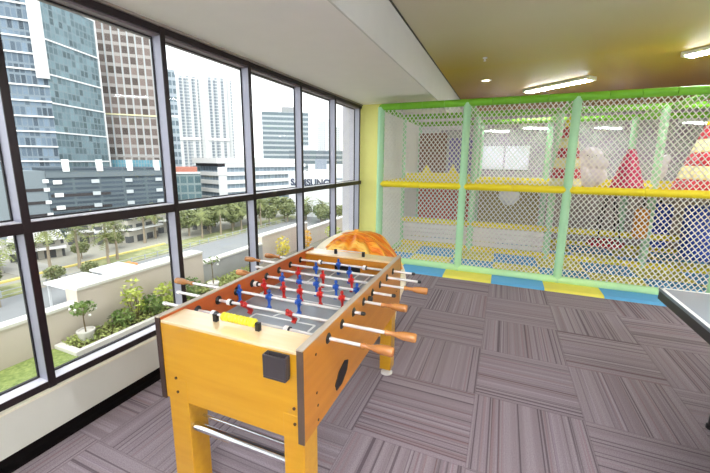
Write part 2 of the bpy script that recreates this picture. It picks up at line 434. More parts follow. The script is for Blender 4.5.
# legs with chrome levelling feet
for x0, x1, y0, y1 in [(-.312, -.206, -HY+.002, -HY+.10), (.262, .3485, -HY+.002, -HY+.10), (-.345, -.262, HY-.1, HY-.005), (.245, .325, HY-.1, HY-.01)]:
    l = MB().box(x0, x1, y0, y1, .048, ZB+.10).build('leg', M_w1, ft, bevel=.002)
    MB().lathe([(.042, 0), (.042, .007), (.03, .014), (.010, .018), (.010, .049)], ((x0+x1)/2, (y0+y1)/2, 0), 24).build('levelling_foot', M_rod, l, smooth='auto')
MB().tube([(-.206, -HY+.028, .375), (.262, -HY+.028, .375)], .0175, 18).build('cross_bar', M_chrome, ft, smooth='auto')
MB().tube([(-.206, -HY+.075, .392), (.262, -HY+.075, .392)], .006, 12).build('cross_bar', M_chrome, ft, smooth='auto')

def player_mesh(m):
    b = MB()
    b.lathe([(.004, -.062), (.010, -.060), (.0105, -.050), (.007, -.044), (.0065, -.030), (.009, -.018), (.0125, -.004), (.0145, .006), (.0135, .013), (.006, .018), (.0055, .021)], n=12)
    b.sph((0, 0, .030), (.0092, .0095, .0115), 12, 8)
    b.box(-.017, -.011, -.006, .006, -.012, .012).box(.011, .017, -.006, .006, -.012, .012)      # arms
    b.box(-.0085, .0085, -.016, .010, -.068, -.052)                                               # foot block
    b.tube([(-.017, 0, 0), (.017, 0, 0)], .011, 12)
    return b
pm = {}
for nm, m in (('r', M_red), ('b', M_blue)):
    o = player_mesh(m).build('player_figure', m, ft, smooth='auto'); pm[nm] = o.data; bpy.data.objects.remove(o)
ROT = [0, .75, 0, .12, 0, .05, 0, 0]
rods = [   # team, left end, right end, handle side, player x (world), bumpers
 ('r', -1.532, -.33, 1, [], [-1.174, -.786]),
 ('r', -1.592, -.275, 1, [-1.129, -.862], [-1.2]),
 ('b', -1.754, -.545, -1, [-1.272, -1.083, -.895], []),
 ('r', -1.426, -.375, 1, [-1.209, -1.084, -.965, -.845, -.719], [-1.245]),
 ('b', -1.538, -.475, -1, [-1.18, -1.061, -.937, -.815, -.691], []),
 ('r', -1.493, -.328, 1, [-1.149, -.964, -.777], []),
 ('b', -1.688, -.395, -1, [-1.096, -.845], []),
 ('b', -1.615, -.46, -1, [-.981], [-.787, -1.115]),
]
ZR = .812
for i, (tm, xl, xr, side, pls, bmp) in enumerate(rods):
    y = 1.13+.1325*i-1.595; cx = .9475
    a, b = xl+cx+.045, xr+cx
    ha, hb = (a+.12, b) if side < 0 else (a, b-.12)
    rd = MB().tube([(ha, y, ZR), (hb, y, ZR)], .0075, 12).build('rod', M_rod, ft, smooth='auto')
    if side > 0: h0, h1 = b-.13, b
    else: h0, h1 = a+.13, a
    d = h1-h0
    H = [(0, .0095), (.02, .0125), (.10, .0125), (.16, .009), (.26, .0105), (.36, .0105), (.42, .014), (.6, .0185), (.9, .0195), (.97, .018), (1, .013)]
    MB().tube([(h0+d*t, y, ZR) for t, r in H], [r for t, r in H], 18).build('handle', M_handle, rd, smooth='auto')
    e = a if side > 0 else b; s = -1 if side > 0 else 1
    MB().tube([(e-s*.014, y, ZR), (e, y, ZR), (e+s*.006, y, ZR)], [.0095, .0095, .006], 12).build('end_cap', M_black if side < 0 else M_wbead, rd, smooth='auto')
    for sx in (-1, 1):
        xo, xi = sx*(HX+.007), sx*(HX-.024-.009)
        MB().tube([(xo, y, ZR), (xo-sx*.006, y, ZR), (xo-sx*.007, y, ZR)], [.013, .021, .0225], 20).build('rod_bearing', M_black, ft, smooth='auto')
        MB().tube([(xi, y, ZR), (xi+sx*.008, y, ZR)], [.014, .0225], 20).build('rod_bearing', M_black, ft, smooth='auto')
    for px in pls:
        o = bpy.data.objects.new('player_figure', pm[tm]); COL.objects.link(o); o.parent = rd
        o.location = (px+cx+(.018 if px < -1. else .004), y, ZR); o.rotation_euler = (ROT[i]+random.uniform(-.08, .08), 0, 0)
    for px in bmp:
        x = px+cx
        MB().tube([(x-.016, y, ZR), (x-.012, y, ZR), (x, y, ZR), (x+.006, y, ZR)], [.010, .0155, .0155, .012], 16).build('bumper', M_wbead, rd, smooth='auto')
        MB().tube([(x+.007, y, ZR), (x+.014, y, ZR)], [.014, .014], 16).build('bumper', M_black, rd, smooth='auto')
    for s in (-1, 1):   # rubber stops against the walls
        pass
MB().tube([(HX, .005, .80), (HX+.016, .005, .80), (HX+.022, .005, .80)], [.016, .017, .01], 8).build('side_knob', M_black, ft, smooth='auto')

# ---------------------------------------------------------------- beanbag behind the table
def beanbag():
    r = empty('beanbag_chair', (-1.19, 2.74, 0))
    tag(r, 'slouchy orange and cream fabric beanbag behind the far end of the football table', 'beanbag')
    n, m = 72, 44
    R0, Hh = .42, .91
    prof = []
    def pt(i, j):
        t = i/m; a = 2*PI*j/n
        z = Hh*t
        rad = R0*(min(1, (t/.12))**.5)*(.86+.14*min(1, t/.5))*(1-max(0, (t-.5)/.5)**2.2)**.55 if t < 1 else 0.
        fold = .018*math.sin(9*a+6*t)+.014*math.sin(17*a-9*t)+.02*math.sin(4*a+3+8*t)
        rad = max(0, rad+fold*min(1, rad*5))
        dz = .02*math.sin(5*a+2)*math.sin(PI*t)
        return (rad*1.05*math.cos(a)+.05*t, rad*.95*math.sin(a), z+dz)
    V = [pt(i, j) for i in range(m+1) for j in range(n)]
    for nm, cond in (('cream_panel', False), ('orange_panel', True)):
        b = MB(); fs = []
        for i in range(m):
            for j in range(n):
                kx = (j+1) % n
                c = V[i*n+j]; a = math.atan2(c[1], c[0])
                # seam: the orange cover spans the crown and the side toward the room
                lim = .56+.10*math.sin(3*a+1.)
                org = c[2] > .60 and c[0] > -.10+.06*math.sin(c[2]*22)
                if org == cond: fs.append((i*n+j, i*n+kx, (i+1)*n+kx, (i+1)*n+j))
        b.add(V, fs)
        me_m = m_cloth if cond else m_cream
        o = b.build(nm, me_m, r, smooth=True, fixn=False)
        bm = bmesh.new(); bm.from_mesh(o.data)
        bmesh.ops.delete(bm, geom=[v for v in bm.verts if not v.link_faces], context='VERTS')
        bmesh.ops.remove_doubles(bm, verts=bm.verts, dist=1e-5)
        bmesh.ops.recalc_face_normals(bm, faces=bm.faces); bm.to_mesh(o.data); bm.free()
        plab(o, 'orange satin cover' if cond else 'cream cover')
    MB().tube([(.05, 0, Hh-.03), (.05, 0, Hh+.01)], .02, 10).build('top_button', m_cloth, r, smooth='auto')
kq = NT('orange_satin'); mp = kq.n('ShaderNodeMapping'); kq.L.new(kq.obj(), mp.inputs[0]); mp.inputs['Scale'].default_value = (3, 14, 5); mp.inputs['Rotation'].default_value = (.5, .9, .7)
nz = kq.noise(mp.outputs[0], 1.3, 3.)
kq.L.new(kq.ramp(nz, [(.36, srgb((232, 118, 12))), (.47, srgb((248, 166, 36))), (.64, srgb((255, 214, 110)))]), kq.b.inputs['Base Color'])  # light and shade of the folds put into the colour streaks
kq.b.inputs['Roughness'].default_value = .45; bp = kq.n('ShaderNodeBump'); bp.inputs[0].default_value = 1.; bp.inputs[1].default_value = .08
kq.L.new(nz, bp.inputs['Height']); kq.L.new(bp.outputs[0], kq.b.inputs['Normal'])
m_cloth = kq.m; m_cream = mat('cream_cotton', (236, 226, 200), .8, bump=.2)
beanbag()

# ---------------------------------------------------------------- table tennis table
M_pp = mat('slate_table_paint', (122, 130, 142), .3, var=.03)
M_steel = mat('dark_steel', (52, 48, 50), .4, metal=.3)
pp = empty('table_tennis_table', (.92+.7625, 2.585-1.37, 0)); tag(pp, 'grey table tennis table with white border on black steel legs', 'table tennis table')
for s in (-1, 1):
    y0, y1 = (.003, 1.37) if s > 0 else (-1.37, -.003)
    t = MB().box(-.7625, .7625, y0, y1, .742, .760).build('tabletop', M_pp, pp)
    b = MB().box(-.7625, -.7425, y0, y1, .7602, .7612).box(.7425, .7625, y0, y1, .7602, .7612).box(-.0015, .0015, y0, y1, .7602, .7612)
    ye = (1.35, 1.37) if s > 0 else (-1.37, -1.35)
    b.box(-.7625, .7625, *ye, .7602, .7612).build('border_line', M_line, t)
    MB().box(-.760, -.735, y0, y1, .69, .742).box(.735, .76, y0, y1, .69, .742).box(-.735, .735, ye[0]-.004 if s > 0 else ye[0]+.003, ye[1]-.003 if s > 0 else ye[1]+.004, .69, .742).build('apron', M_steel, pp)
    for sx in (-1, 1):
        pts = [(sx*.52, s*1.12, .70), (sx*.47, s*1.22, 0.02)]
        l = MB().tube(pts, .018, 12).build('leg', M_steel, pp, smooth='auto')
        MB().lathe([(.026, 0), (.026, .02), (.019, .025)], (pts[1][0], pts[1][1], 0), 16).build('rubber_foot', M_black, l, smooth='auto')
MB().box(-.9, .9, -.002, .002, .762, .91).build('net', mat('navy_net', (30, 34, 60), .9), pp)
for sx in (-1, 1): MB().box(sx*.9-.012, sx*.9+.012, -.012, .012, .70, .92).build('net_post', M_steel, pp, bevel=.003)

# ---------------------------------------------------------------- play frame
PFY = 4.88
M_mint = mat('mint_foam', (178, 226, 180), .55, var=.03)
M_green = mat('green_foam', (120, 190, 44), .5, var=.03)  # posts' foam with the ochre ceiling's light put into its green
M_pale = mat('pale_green_foam', (196, 238, 176), .55, var=.02)  # posts' foam again, brighter light put into the paler green
M_yfoam = mat('yellow_foam', (244, 222, 30), .5, var=.03)
M_net = mat('white_net_cord', (236, 234, 226), .8, var=.02)
M_netg = mat('pale_green_net_cord', (190, 214, 180), .8)
XP = [-1.665, -.50, .715, 2.20]
fr = empty('play_frame', (.3, PFY, 0)); tag(fr, 'green and yellow padded indoor play frame with netted front along the carpet', 'play frame')
def F(mb, name, m, lab=None, sm='auto', bevel=0.):
    mb.v = [(a-.3, b-PFY, c) for a, b, c in mb.v]
    o = mb.build(name, m, fr, smooth=sm, bevel=bevel)
    if lab: plab(o, lab)
    return o
XP2 = XP+[3.4, 4.6]
Zt, Zm, Zb = 2.25, 1.18, .05
for yy, fr_ in ((PFY, 1), (6.1, 0), (7.3, 0)):
    xs = XP2 if fr_ else [-1.665, -.46, .70, 1.93, 3.4, 4.6]
    for x in xs: F(MB().tube([(x, yy, 0), (x, yy, Zt)], .048, 16), 'post', M_mint, 'mint padded post')
    def rail(z, r, m, nm, seg=.3):
        b = MB(); 
        for x0, x1 in zip(xs[:-1], xs[1:]):
            n = max(1, round((x1-x0)/seg))
            for q in range(n):
                a, c = x0+(x1-x0)*q/n, x0+(x1-x0)*(q+1)/n
                b.tube([(a+.001, yy, z), (a+.005, yy, z), (c-.005, yy, z), (c-.001, yy, z)], [r-.006, r, r, r-.006], 14)
        return F(b, nm, m)
    rail(Zt, .046, M_green, 'top_rail'); rail(Zm, .044, M_yfoam, 'middle_rail', .6)
    if fr_: rail(Zb, .05, M_pale, 'bottom_rail', 1.3)
    else:
        rail(.06, .045, M_yfoam, 'bottom_rail', .6)
        if yy < 7: rail(.48, .046, M_yfoam, 'guard_rail', .6)
for x in (-1.665, 4.6):
    for y0, y1 in ((PFY, 6.1), (6.1, 7.3)):
        for z, m in ((Zt, M_green), (Zm, M_yfoam), (Zb, M_pale)): F(MB().tube([(x, y0, z), (x, y1, z)], .04, 12), 'side_rail', m)
for x in (-.48, .708, 2.0, 3.4):
    for y0, y1 in ((PFY, 6.1), (6.1, 7.3)): F(MB().tube([(x, y0, Zt), (x, y1, Zt)], .04, 12), 'cross_rail', M_green)
def net(u0, u1, z0, z1, P, dx=.056, dz=.072, w=.0054):
    """diamond net cords in the panel u0..u1, z0..z1; P maps (u, z, offset) to a point"""
    b = MB(); k = dz/dx
    Wd, Hh = u1-u0, z1-z0
    n = int((Wd+Hh/k)/dx)+2
    for sgn in (1, -1):
        for i in range(-1, n):
            c = i*dx
            # line: u = c - z/k (sgn 1) ; mirrored for -1
            pts = []
            for z in (0, Hh):
                pts.append((c-z/k, z))
            (ua, za), (ub, zb) = pts
            def clip(ua, za, ub, zb):
                t0, t1 = 0., 1.; du = ub-ua
                for lo, hi in ((0, Wd),):
                    ta, tb = (lo-ua)/du, (hi-ua)/du
                    if ta > tb: ta, tb = tb, ta
                    t0, t1 = max(t0, ta), min(t1, tb)
                return t0, t1
            t0, t1 = clip(ua, za, ub, zb)
            if t1-t0 < .01: continue
            A = (ua+(ub-ua)*t0, za+(zb-za)*t0); B = (ua+(ub-ua)*t1, za+(zb-za)*t1)
            if sgn < 0: A = (Wd-A[0], A[1]); B = (Wd-B[0], B[1])
            d = math.hypot(B[0]-A[0], B[1]-A[1]); nx, nz_ = -(B[1]-A[1])/d*w, (B[0]-A[0])/d*w
            vs = []
            for Q in (A, B):
                for ox, oz, oy in ((nx, nz_, 0), (0, 0, w), (-nx, -nz_, 0), (0, 0, -w)):
                    vs.append(P(u0+Q[0]+ox, z0+Q[1]+oz, oy+sgn*w*.3))
            b.add(vs, [(0, 1, 5, 4), (1, 2, 6, 5), (2, 3, 7, 6), (3, 0, 4, 7)])
    return b
for x0, x1 in zip(XP2[:-1], XP2[1:]):
    for z0, z1 in ((Zb+.04, Zm-.03), (Zm+.03, Zt-.03)):
        F(net(x0+.03, x1-.03, z0, z1, lambda u, z, o: (u, PFY+.0+o, z)), 'front_net', M_net, sm=False)
for y0, y1 in ((PFY, 6.1), (6.1, 7.3)):
    for z0, z1 in ((Zb+.04, Zm-.03), (Zm+.03, Zt-.03)):
        F(net(y0+.03, y1-.03, z0, z1, lambda u, z, o: (-1.665+o, u, z)), 'side_net', M_net, sm=False)
for x0, x1 in zip([-1.665, -.46, .70, 1.93, 3.4], [-.46, .70, 1.93, 3.4, 4.6]):
    F(net(x0+.03, x1-.03, Zm+.03, Zt-.03, lambda u, z, o: (u, 7.3+o, z), .07, .085, .004), 'back_net', M_netg, sm=False)
F(MB().box(-1.63, .70, 6.2, 7.26, 1.10, 1.15).box(.74, 4.56, 5.15, 7.26, 1.10, 1.15), 'upper_deck', mat('tan_vinyl_deck', (186, 168, 120), .5), sm=False)

# foam mats
M_mb = mat('blue_foam_mat', (96, 172, 220), .6, var=.03); M_my = mat('yellow_foam_mat', (240, 228, 96), .6, var=.03)
rows = [(4.53, 4.93), (4.93, 5.5), (5.5, 6.1), (6.1, 6.7), (6.7, 7.3)]
for ri, (y0, y1) in enumerate(rows):
    for ci in range(-1, 7 if ri else 4):
        x0 = -1.25+.6*ci if ci >= 0 else -1.62
        x1 = -1.25+.6*(ci+1)
        if ri == 0 and ci < 0: x0 = -1.62
        blue = (ci+ri) % 2 == 0
        if ri == 0 and ci == -1: blue = False
        z1 = .022
        b = MB()
        if ri == 0:
            if ci == 3: blue = False
            b.prism([(y0, 0), (y0+.035, z1), (y1, z1), (y1, 0)], 0, x0+.001, x1-.001)
        else: b.box(x0+.001, x1-.001, y0+.001, y1-.001, 0, z1)
        cx, cy_ = (x0+x1)/2, (y0+y1)/2
        o = b.build('foam_mat', M_mb if blue else M_my, loc=(cx, cy_, 0))
        cn = 'blue' if blue else 'yellow'
        if ri == 0:
            nm = ['far left', 'first', 'second', 'third', 'fourth', 'fifth', 'sixth'][ci+1]
            l = '%s mat of the strip before the net, %s from the yellow wall' % (cn, nm)
        else:
            l = '%s foam mat, row %s behind the net, column %s from the yellow wall' % (cn, ['one', 'two', 'three', 'four'][ri-1], ['one', 'two', 'three', 'four', 'five', 'six', 'seven', 'eight'][ci+1])
        tag(o, l, 'foam mat', 'blue and yellow foam mats')
o = MB().prism([(4.53, 0), (4.565, .022), (4.93, .022), (4.93, 0)], 0, 1.152, 1.75).build('foam_mat', M_mb, loc=(1.45, 4.7, 0))
tag(o, 'blue foam mat at the right end of the strip, beside the table tennis corner', 'foam mat', 'blue and yellow foam mats')
COLN = 0
# soft rollers
M_roll = mat('white_vinyl', (238, 228, 226), .5)
for bay, (x0, x1) in enumerate([(-1.61, -.51), (-.41, .65)]):
    for j, z in enumerate((.15, .235, .315, .39)):
        b = MB().tube([(x0, 6.1, z), (x0+.02, 6.1, z), (x1-.02, 6.1, z), (x1, 6.1, z)], [.02, .040, .040, .02], 16)
        o = b.build('soft_roller', M_roll, smooth='auto', loc=((x0+x1)/2, 6.1, z))
        tag(o, 'white soft roller between the yellow rails, %s one in the %s bay' % (['lowest', 'second lowest', 'second highest', 'highest'][j], ['left', 'middle'][bay]), 'roller', 'white squeeze rollers')
# padded red wall, tan and lavender panels
def pad(name, m, x0, x1, y, z0, z1, lab, cat, th=.06, n=1):
    cx = (x0+x1)/2; r = empty(name, (cx, y, z0)); tag(r, lab, cat)
    for j in range(n):
        a, b = x0+(x1-x0)*j/n-cx, x0+(x1-x0)*(j+1)/n-cx
        MB().box(a+.004, b-.004, -th/2, th/2, 0, z1-z0).build('cushion', m, r, bevel=.02)
    MB().box(x0-cx, x1-cx, th/2, th/2+.01, .01, z1-z0-.01).build('backing_board', M_steel, r)
pad('padded_wall', mat('red_vinyl', (206, 84, 60), .5), -1.60, -.52, 7.15, .10, 1.09, 'orange red padded wall behind the rollers of the left bay', 'padded wall', n=3)
pad('padded_panel', mat('lavender_vinyl', (128, 118, 176), .5), -1.02, -.5, 7.05, 1.17, 1.95, 'lavender padded panel in the upper left bay beside the second post', 'padded panel')
pad('padded_panel', mat('brown_vinyl', (132, 92, 70), .5), -1.60, -1.06, 7.05, 1.17, 2.05, 'brown padded panel in the upper left bay beside the white side net', 'padded panel')
pad('padded_wall', mat('olive_vinyl', (168, 152, 96), .5), -.42, .62, 7.15, .10, 1.09, 'olive padded wall behind the rollers of the middle bay', 'padded wall', n=2)
# castle edged panel
pts = [(-1.6, 1.16), (-.52, 1.16), (-.52, 1.25), (-.72, 1.27), (-.80, 1.42), (-.88, 1.27), (-1.16, 1.27), (-1.24, 1.40), (-1.32, 1.27), (-1.6, 1.25)]
tag(MB().prism([(a*1.0, b+.05) for a, b in pts], 1, 6.09, 6.13).build('castle_panel', M_yfoam, bevel=.006, loc=(-1.06, 6.11, 1.21)), 'low yellow panel with two pointed peaks in the upper left bay', 'panel')
# cones
def striped_cone(x, y, r, h, bands, lab, tp=.93):
    o = empty('striped_cone', (x, y, 1.15)); tag(o, lab, 'cone', 'striped foam cones')
    n = len(bands)
    for j, c in enumerate(bands):
        z0, z1 = h*j/n, h*(j+1)/n
        r0, r1 = r*(1-tp*j/n), r*(1-tp*(j+1)/n)
        MB().lathe([(r0-.008, z0), (r0, z0+.008), (r1+.004, z1-.008), (r1-.004, z1)], n=28).build('band', c, o, smooth='auto')
    MB().sph((0, 0, h+.02), .035, 14, 10).build('tip_ball', M_yfoam, o, smooth=True)
M_cr = mat('crimson_vinyl', (196, 40, 56), .45); M_cm = mat('cream_vinyl', (240, 226, 160), .5); M_wv = mat('white_panel_vinyl', (232, 228, 232), .5)
striped_cone(.80, 5.75, .21, .97, [M_cm, M_cr, M_cm, M_cr, M_cm, M_cr, M_yfoam], 'red and cream striped cone behind the third net post on the upper level', .72)
striped_cone(2.46, 5.75, .46, .98, [M_cr, M_cm, M_cr, M_cm, M_cr, M_yfoam], 'wide red, cream and yellow striped cone at the right edge of the upper level', .62)
o = MB().lathe([(.19, 0), (.195, .01), (.05, .50), (.03, .53), (.0, .535)], (1.47, 5.55, 1.15), 28)
tag(o.build('foam_cone', mat('magenta_vinyl', (200, 30, 84), .45), smooth='auto', loc=(1.47, 5.55, 1.15)), 'plain crimson pink cone standing between the two striped cones', 'cone')
# white inflated cushion panel
w = empty('cushion_cloud', (1.12, 6.0, 1.15)); tag(w, 'puffy white cushion beside the striped cone on the upper level', 'cushion')
b = MB()
for cx, cz, rr in [(0, .42, .16), (-.1, .2, .13), (.1, .17, .13), (.13, .34, .10), (.02, .12, .12), (-.12, .36, .10)]: b.sph((cx, 0, cz), (rr, .07, rr), 18, 12)
b.build('cushion', M_wv, w, smooth=True)
MB().tube([(-.06, -.075, .46), (0, -.08, .43), (.06, -.075, .46)], .006, 8).build('stitching', M_steel, w, smooth=True)
w2 = MB().sph((0, 0, .22), (.08, .06, .16), 16, 10).sph((.05, 0, .34), (.05, .05, .07), 14, 8)
w2.v = [(a+2.0, b_+6.2, c+1.22) for a, b_, c in w2.v]
tag(w2.build('small_cushion', M_wv, smooth=True, loc=(2., 6.2, 1.22)), 'small white cushion left of the wide striped cone', 'cushion')
# hanging ball, swing, punch bags
hb = empty('hanging_ball', (.10, 6.1, .975)); tag(hb, 'white ball hanging under the yellow rail in the middle bay', 'ball')
MB().sph((0, 0, 0), .15, 22, 14).build('ball', M_wv, hb, smooth=True); MB().tube([(0, 0, .14), (0, 0, .165)], .01, 8).build('cord', M_black, hb)
sw = empty('swing_seat', (1.42, 5.95, .36)); tag(sw, 'red ring swing hanging on dark ropes in the right bay', 'swing')
b = MB(); N = 26
b.tube([(.20*math.cos(2*PI*j/N), .20*math.sin(2*PI*j/N), 0) for j in range(N+1)], .035, 12, cap=False); b.build('ring_seat', M_cr, sw, smooth=True)
b = MB()
for j in range(7): b.tube([(-.18+.06*j, -math.sqrt(.2**2-(-.18+.06*j)**2), 0), (-.18+.06*j, math.sqrt(.2**2-(-.18+.06*j)**2), 0)], .008, 6)
b.build('seat_webbing', M_black, sw)
for j in range(4):
    a = PI/4+PI/2*j; MB().tube([(.2*math.cos(a), .2*math.sin(a), .03), (.05*math.cos(a), .05*math.sin(a), .735)], .010, 8).build('rope', M_black, sw)
def bag(x, y, z0, z1, r, m, lab):
    o = empty('punch_bag', (x, y, z0)); tag(o, lab, 'punch bag', 'hanging foam punch bags'); h = z1-z0
    MB().lathe([(r*.5, 0), (r*.9, .02), (r, .06), (r, h-.06), (r*.9, h-.02), (r*.3, h)], n=24).build('bag_body', m, o, smooth='auto')
    MB().tube([(0, 0, h-.01), (0, 0, 1.095-z0)], .012, 8).build('strap', M_black, o)
M_bl = mat('royal_blue_vinyl', (50, 84, 200), .45)
bag(1.74, 5.75, .50, .92, .085, mat('orange_vinyl', (236, 150, 30), .45), 'orange hanging punch bag right of the ring swing')
bag(2.10, 6.3, .30, .95, .15, M_bl, 'slim royal blue punch bag between the two rear green posts')
bag(2.46, 5.9, .25, .98, .22, M_bl, 'fat royal blue punch bag nearest the right edge')
# dark backdrop items: exit of lower level
box('wall_divider', mat('grey_mauve_board', (172, 156, 152), .6, var=.08), -1.62, 4.6, 7.6, 7.64, 0, 1.14, **ST)
# white boards on the far wall
for x0, x1, l in [(-.62, -.06, 'white board on the far wall, left one seen through the middle net'), (-.01, .56, 'white board on the far wall, right one seen through the middle net'), (-1.0, -.72, 'narrow white board on the far wall beside the second post')]:
    o = empty('white_board', ((x0+x1)/2, YF-.03, 1.31)); tag(o, l, 'board', 'white boards on the far wall')
    h = (x1-x0)/2
    MB().box(-h, h, 0, .025, 0, .62).build('board_face', mat('board_white', (240, 240, 246), .4, var=.01), o); MB().box(-h-.02, h+.02, .01, .03, -.02, 0).box(-h-.02, h+.02, .01, .03, .62, .64).build('board_frame', M_steel, o)

# ---------------------------------------------------------------- terrace
TZ = -.452
M_conc = mat('beige_render', (196, 184, 172), .85, var=.04, scale=2.)
M_capw = mat('pale_wall_coping', (214, 210, 204), .8, var=.03)
box('terrace_floor', mat('terrace_concrete', (126, 120, 108), .9), -4.45, -2.3, -6, 13, TZ-19.5, TZ, **ST)
segs = [(-6, 2.12, -.02, .10), (2.12, 3.84, .135, .2), (3.84, 5.28, -.045, .10), (5.28, 6.95, .10, .12), (6.95, 13, -.06, .10)]
for i, (y0, y1, zt, th) in enumerate(segs):
    xw = -4.136
    a = box('wall_parapet_%d' % (i+1), M_conc if i != 2 else mat('grey_render', (158, 158, 158), .85), xw-th, xw, y0, y1, TZ, zt-.03, **ST)
    MB().box(xw-th-.02, xw+.012, y0, y1, zt-.03, zt).build('coping', M_capw, a)
k = NT('lawn'); nz = k.noise(k.obj(), 30., 4.); k.L.new(k.ramp(nz, [(.35, srgb((110, 128, 66))), (.65, srgb((146, 158, 92)))]), k.b.inputs['Base Color']); k.b.inputs['Roughness'].default_value = .9
tag(box('lawn_strip', k.m, -4.13, -2.42, -5.8, 1.86, TZ, TZ+.03), 'short green lawn strip on the terrace outside the windows', 'lawn', kind='stuff')

def leaves(n, rx, ry, rz, size, c=(0, 0, 0), bottom=-1., asp=.45):
    b = MB()
    for _ in range(n):
        while True:
            p = Vector((random.uniform(-1, 1), random.uniform(-1, 1), random.uniform(bottom, 1)))
            if .25 < p.length < 1: break
        q = Vector((p.x*rx+c[0], p.y*ry+c[1], p.z*rz+c[2]))
        u = Vector((random.gauss(0, 1), random.gauss(0, 1), random.gauss(0, .6))).normalized()
        v = u.cross(Vector((random.gauss(0, 1), random.gauss(0, 1), random.gauss(0, 1)))).normalized()
        s = size*random.uniform(.6, 1.3)
        b.add([q-u*s, q+v*s*asp, q+u*s, q-v*s*asp], [(0, 1, 2, 3)])
    return b
L_shrub = m_leaf('shrub_leaf', (70, 98, 40), (128, 148, 78), 6.); L_yel = m_leaf('yellow_leaf', (190, 176, 50), (226, 206, 80), 8.)
L_lime = m_leaf('lime_leaf', (140, 160, 60), (196, 200, 100), 8.); L_stem = mat('plant_stem', (112, 96, 66), .8)
L_orange = m_leaf('amber_leaf', (214, 150, 30), (236, 190, 50), 8.)
def shrub(x, y, r, h, lab, m=None, n=260, size=.035, z=TZ+.05, name='shrub', grp='terrace shrubs'):
    o = empty(name, (x, y, z)); tag(o, lab, 'shrub', grp)
    leaves(n, r, r, h/2, size, (0, 0, h*.55)).build('foliage', m or L_shrub, o, fixn=False)
    b = MB()
    for j in range(6):
        a = 2*PI*j/6; b.tube([(.02*math.cos(a), .02*math.sin(a), -.06), (r*.5*math.cos(a), r*.5*math.sin(a), h*.6)], [.006, .003], 5)
    b.build('stem', L_stem, o)
# planting bed with concrete kerb
bed = empty('planter_bed', (-3.95, 3.0, TZ)); tag(bed, 'kerbed planting bed of low green groundcover along the parapet', 'planter')
MB().box(-.18, .19, -1.15, -1.08, 0, .07).box(.13, .19, -1.08, 1.9, 0, .07).build('kerb', M_capw, bed, bevel=.008)
MB().box(-.18, .13, -1.08, 1.9, 0, .045).build('soil', mat('garden_soil', (84, 70, 52), .95, var=.15, scale=20), bed)
g = MB()
for _ in range(3000):
    px, py = random.uniform(-.17, .14), random.uniform(-1.09, 1.88); h = random.uniform(.04, .11); a = random.uniform(0, 6.28); s = random.uniform(.010, .022)
    dx, dy = math.cos(a)*s, math.sin(a)*s
    g.add([(px-dx, py-dy, h), (px+dy*.6, py-dx*.6, h+.012), (px+dx, py+dy, h+.005), (px-dy*.6, py+dx*.6, h-.005)], [(0, 1, 2, 3)])
g.build('groundcover', m_leaf('groundcover_leaf', (122, 136, 66), (172, 180, 106), 9.), bed, fixn=False)
# shrubs
shrub(-3.96, 2.60, .13, .50, 'tall lime bamboo-like shrub against the stepped parapet left of the table', L_lime, 200, .03)
shrub(-3.92, 2.42, .13, .20, 'low dark shrub at the foot of the lime shrub', None, 220, .028)
shrub(-3.90, 2.78, .14, .26, 'mid green shrub right of the lime shrub', None, 240, .03)
shrub(-3.92, 3.02, .15, .34, 'bushy green shrub against the tall parapet section', L_lime, 260, .03)
shrub(-3.86, 3.32, .16, .32, 'dense green shrub just left of the second mullion', None, 260, .03)
shrub(-3.9, 5.60, .15, .44, 'round yellow leaved shrub behind the far rod handles', L_yel, 260, .03)
shrub(-3.9, 6.45, .14, .44, 'amber leaved shrub beside the last mullions', L_orange, 220, .03)
shrub(-3.8, 7.6, .20, .34, 'olive shrub at the far end of the terrace', L_lime, 220, .03)
# potted trees
def potted(x, y, lab, hgt=.42, nl=110, z=TZ, k=.62):
    o = empty('potted_tree', (x, y, z)); tag(o, lab, 'potted plant', 'potted trees on the terrace')
    MB().lathe([(.085*k, 0), (.09*k, .01), (.125*k, .17*k), (.135*k, .175*k), (.135*k, .2*k), (.115*k, .2*k), (.11*k, .17*k), (.0, .165*k)], n=26).build('pot', M_capw, o, smooth='auto')
    b = MB(); b.tube([(0, 0, .16*k), (.01, -.01, .22), (-.01, .0, hgt)], [.008, .006, .005], 8)
    for a in (.5, 2.5, 4.5): b.tube([(0, 0, hgt-.06), (.07*math.cos(a), .07*math.sin(a), hgt+.04)], [.004, .002], 6)
    b.build('trunk', L_stem, o, smooth='auto')
    leaves(nl, .12, .12, .065, .026, (0, 0, hgt+.03)).build('foliage', L_shrub, o, fixn=False)
    for j in range(5):
        a = 1.3*j; MB().sph((.11*math.cos(a), .11*math.sin(a), hgt+.02*j-.03), .013, 8, 6).build('blossom', M_wbead, o, smooth=True)
potted(-3.97, 2.07, 'small white flowering tree in a pale pot at the corner of the planting bed', .34, 150, TZ+.045)
potted(-3.86, 3.75, 'thin sparse potted tree beside the low grey parapet', .44, 34, TZ+.045)

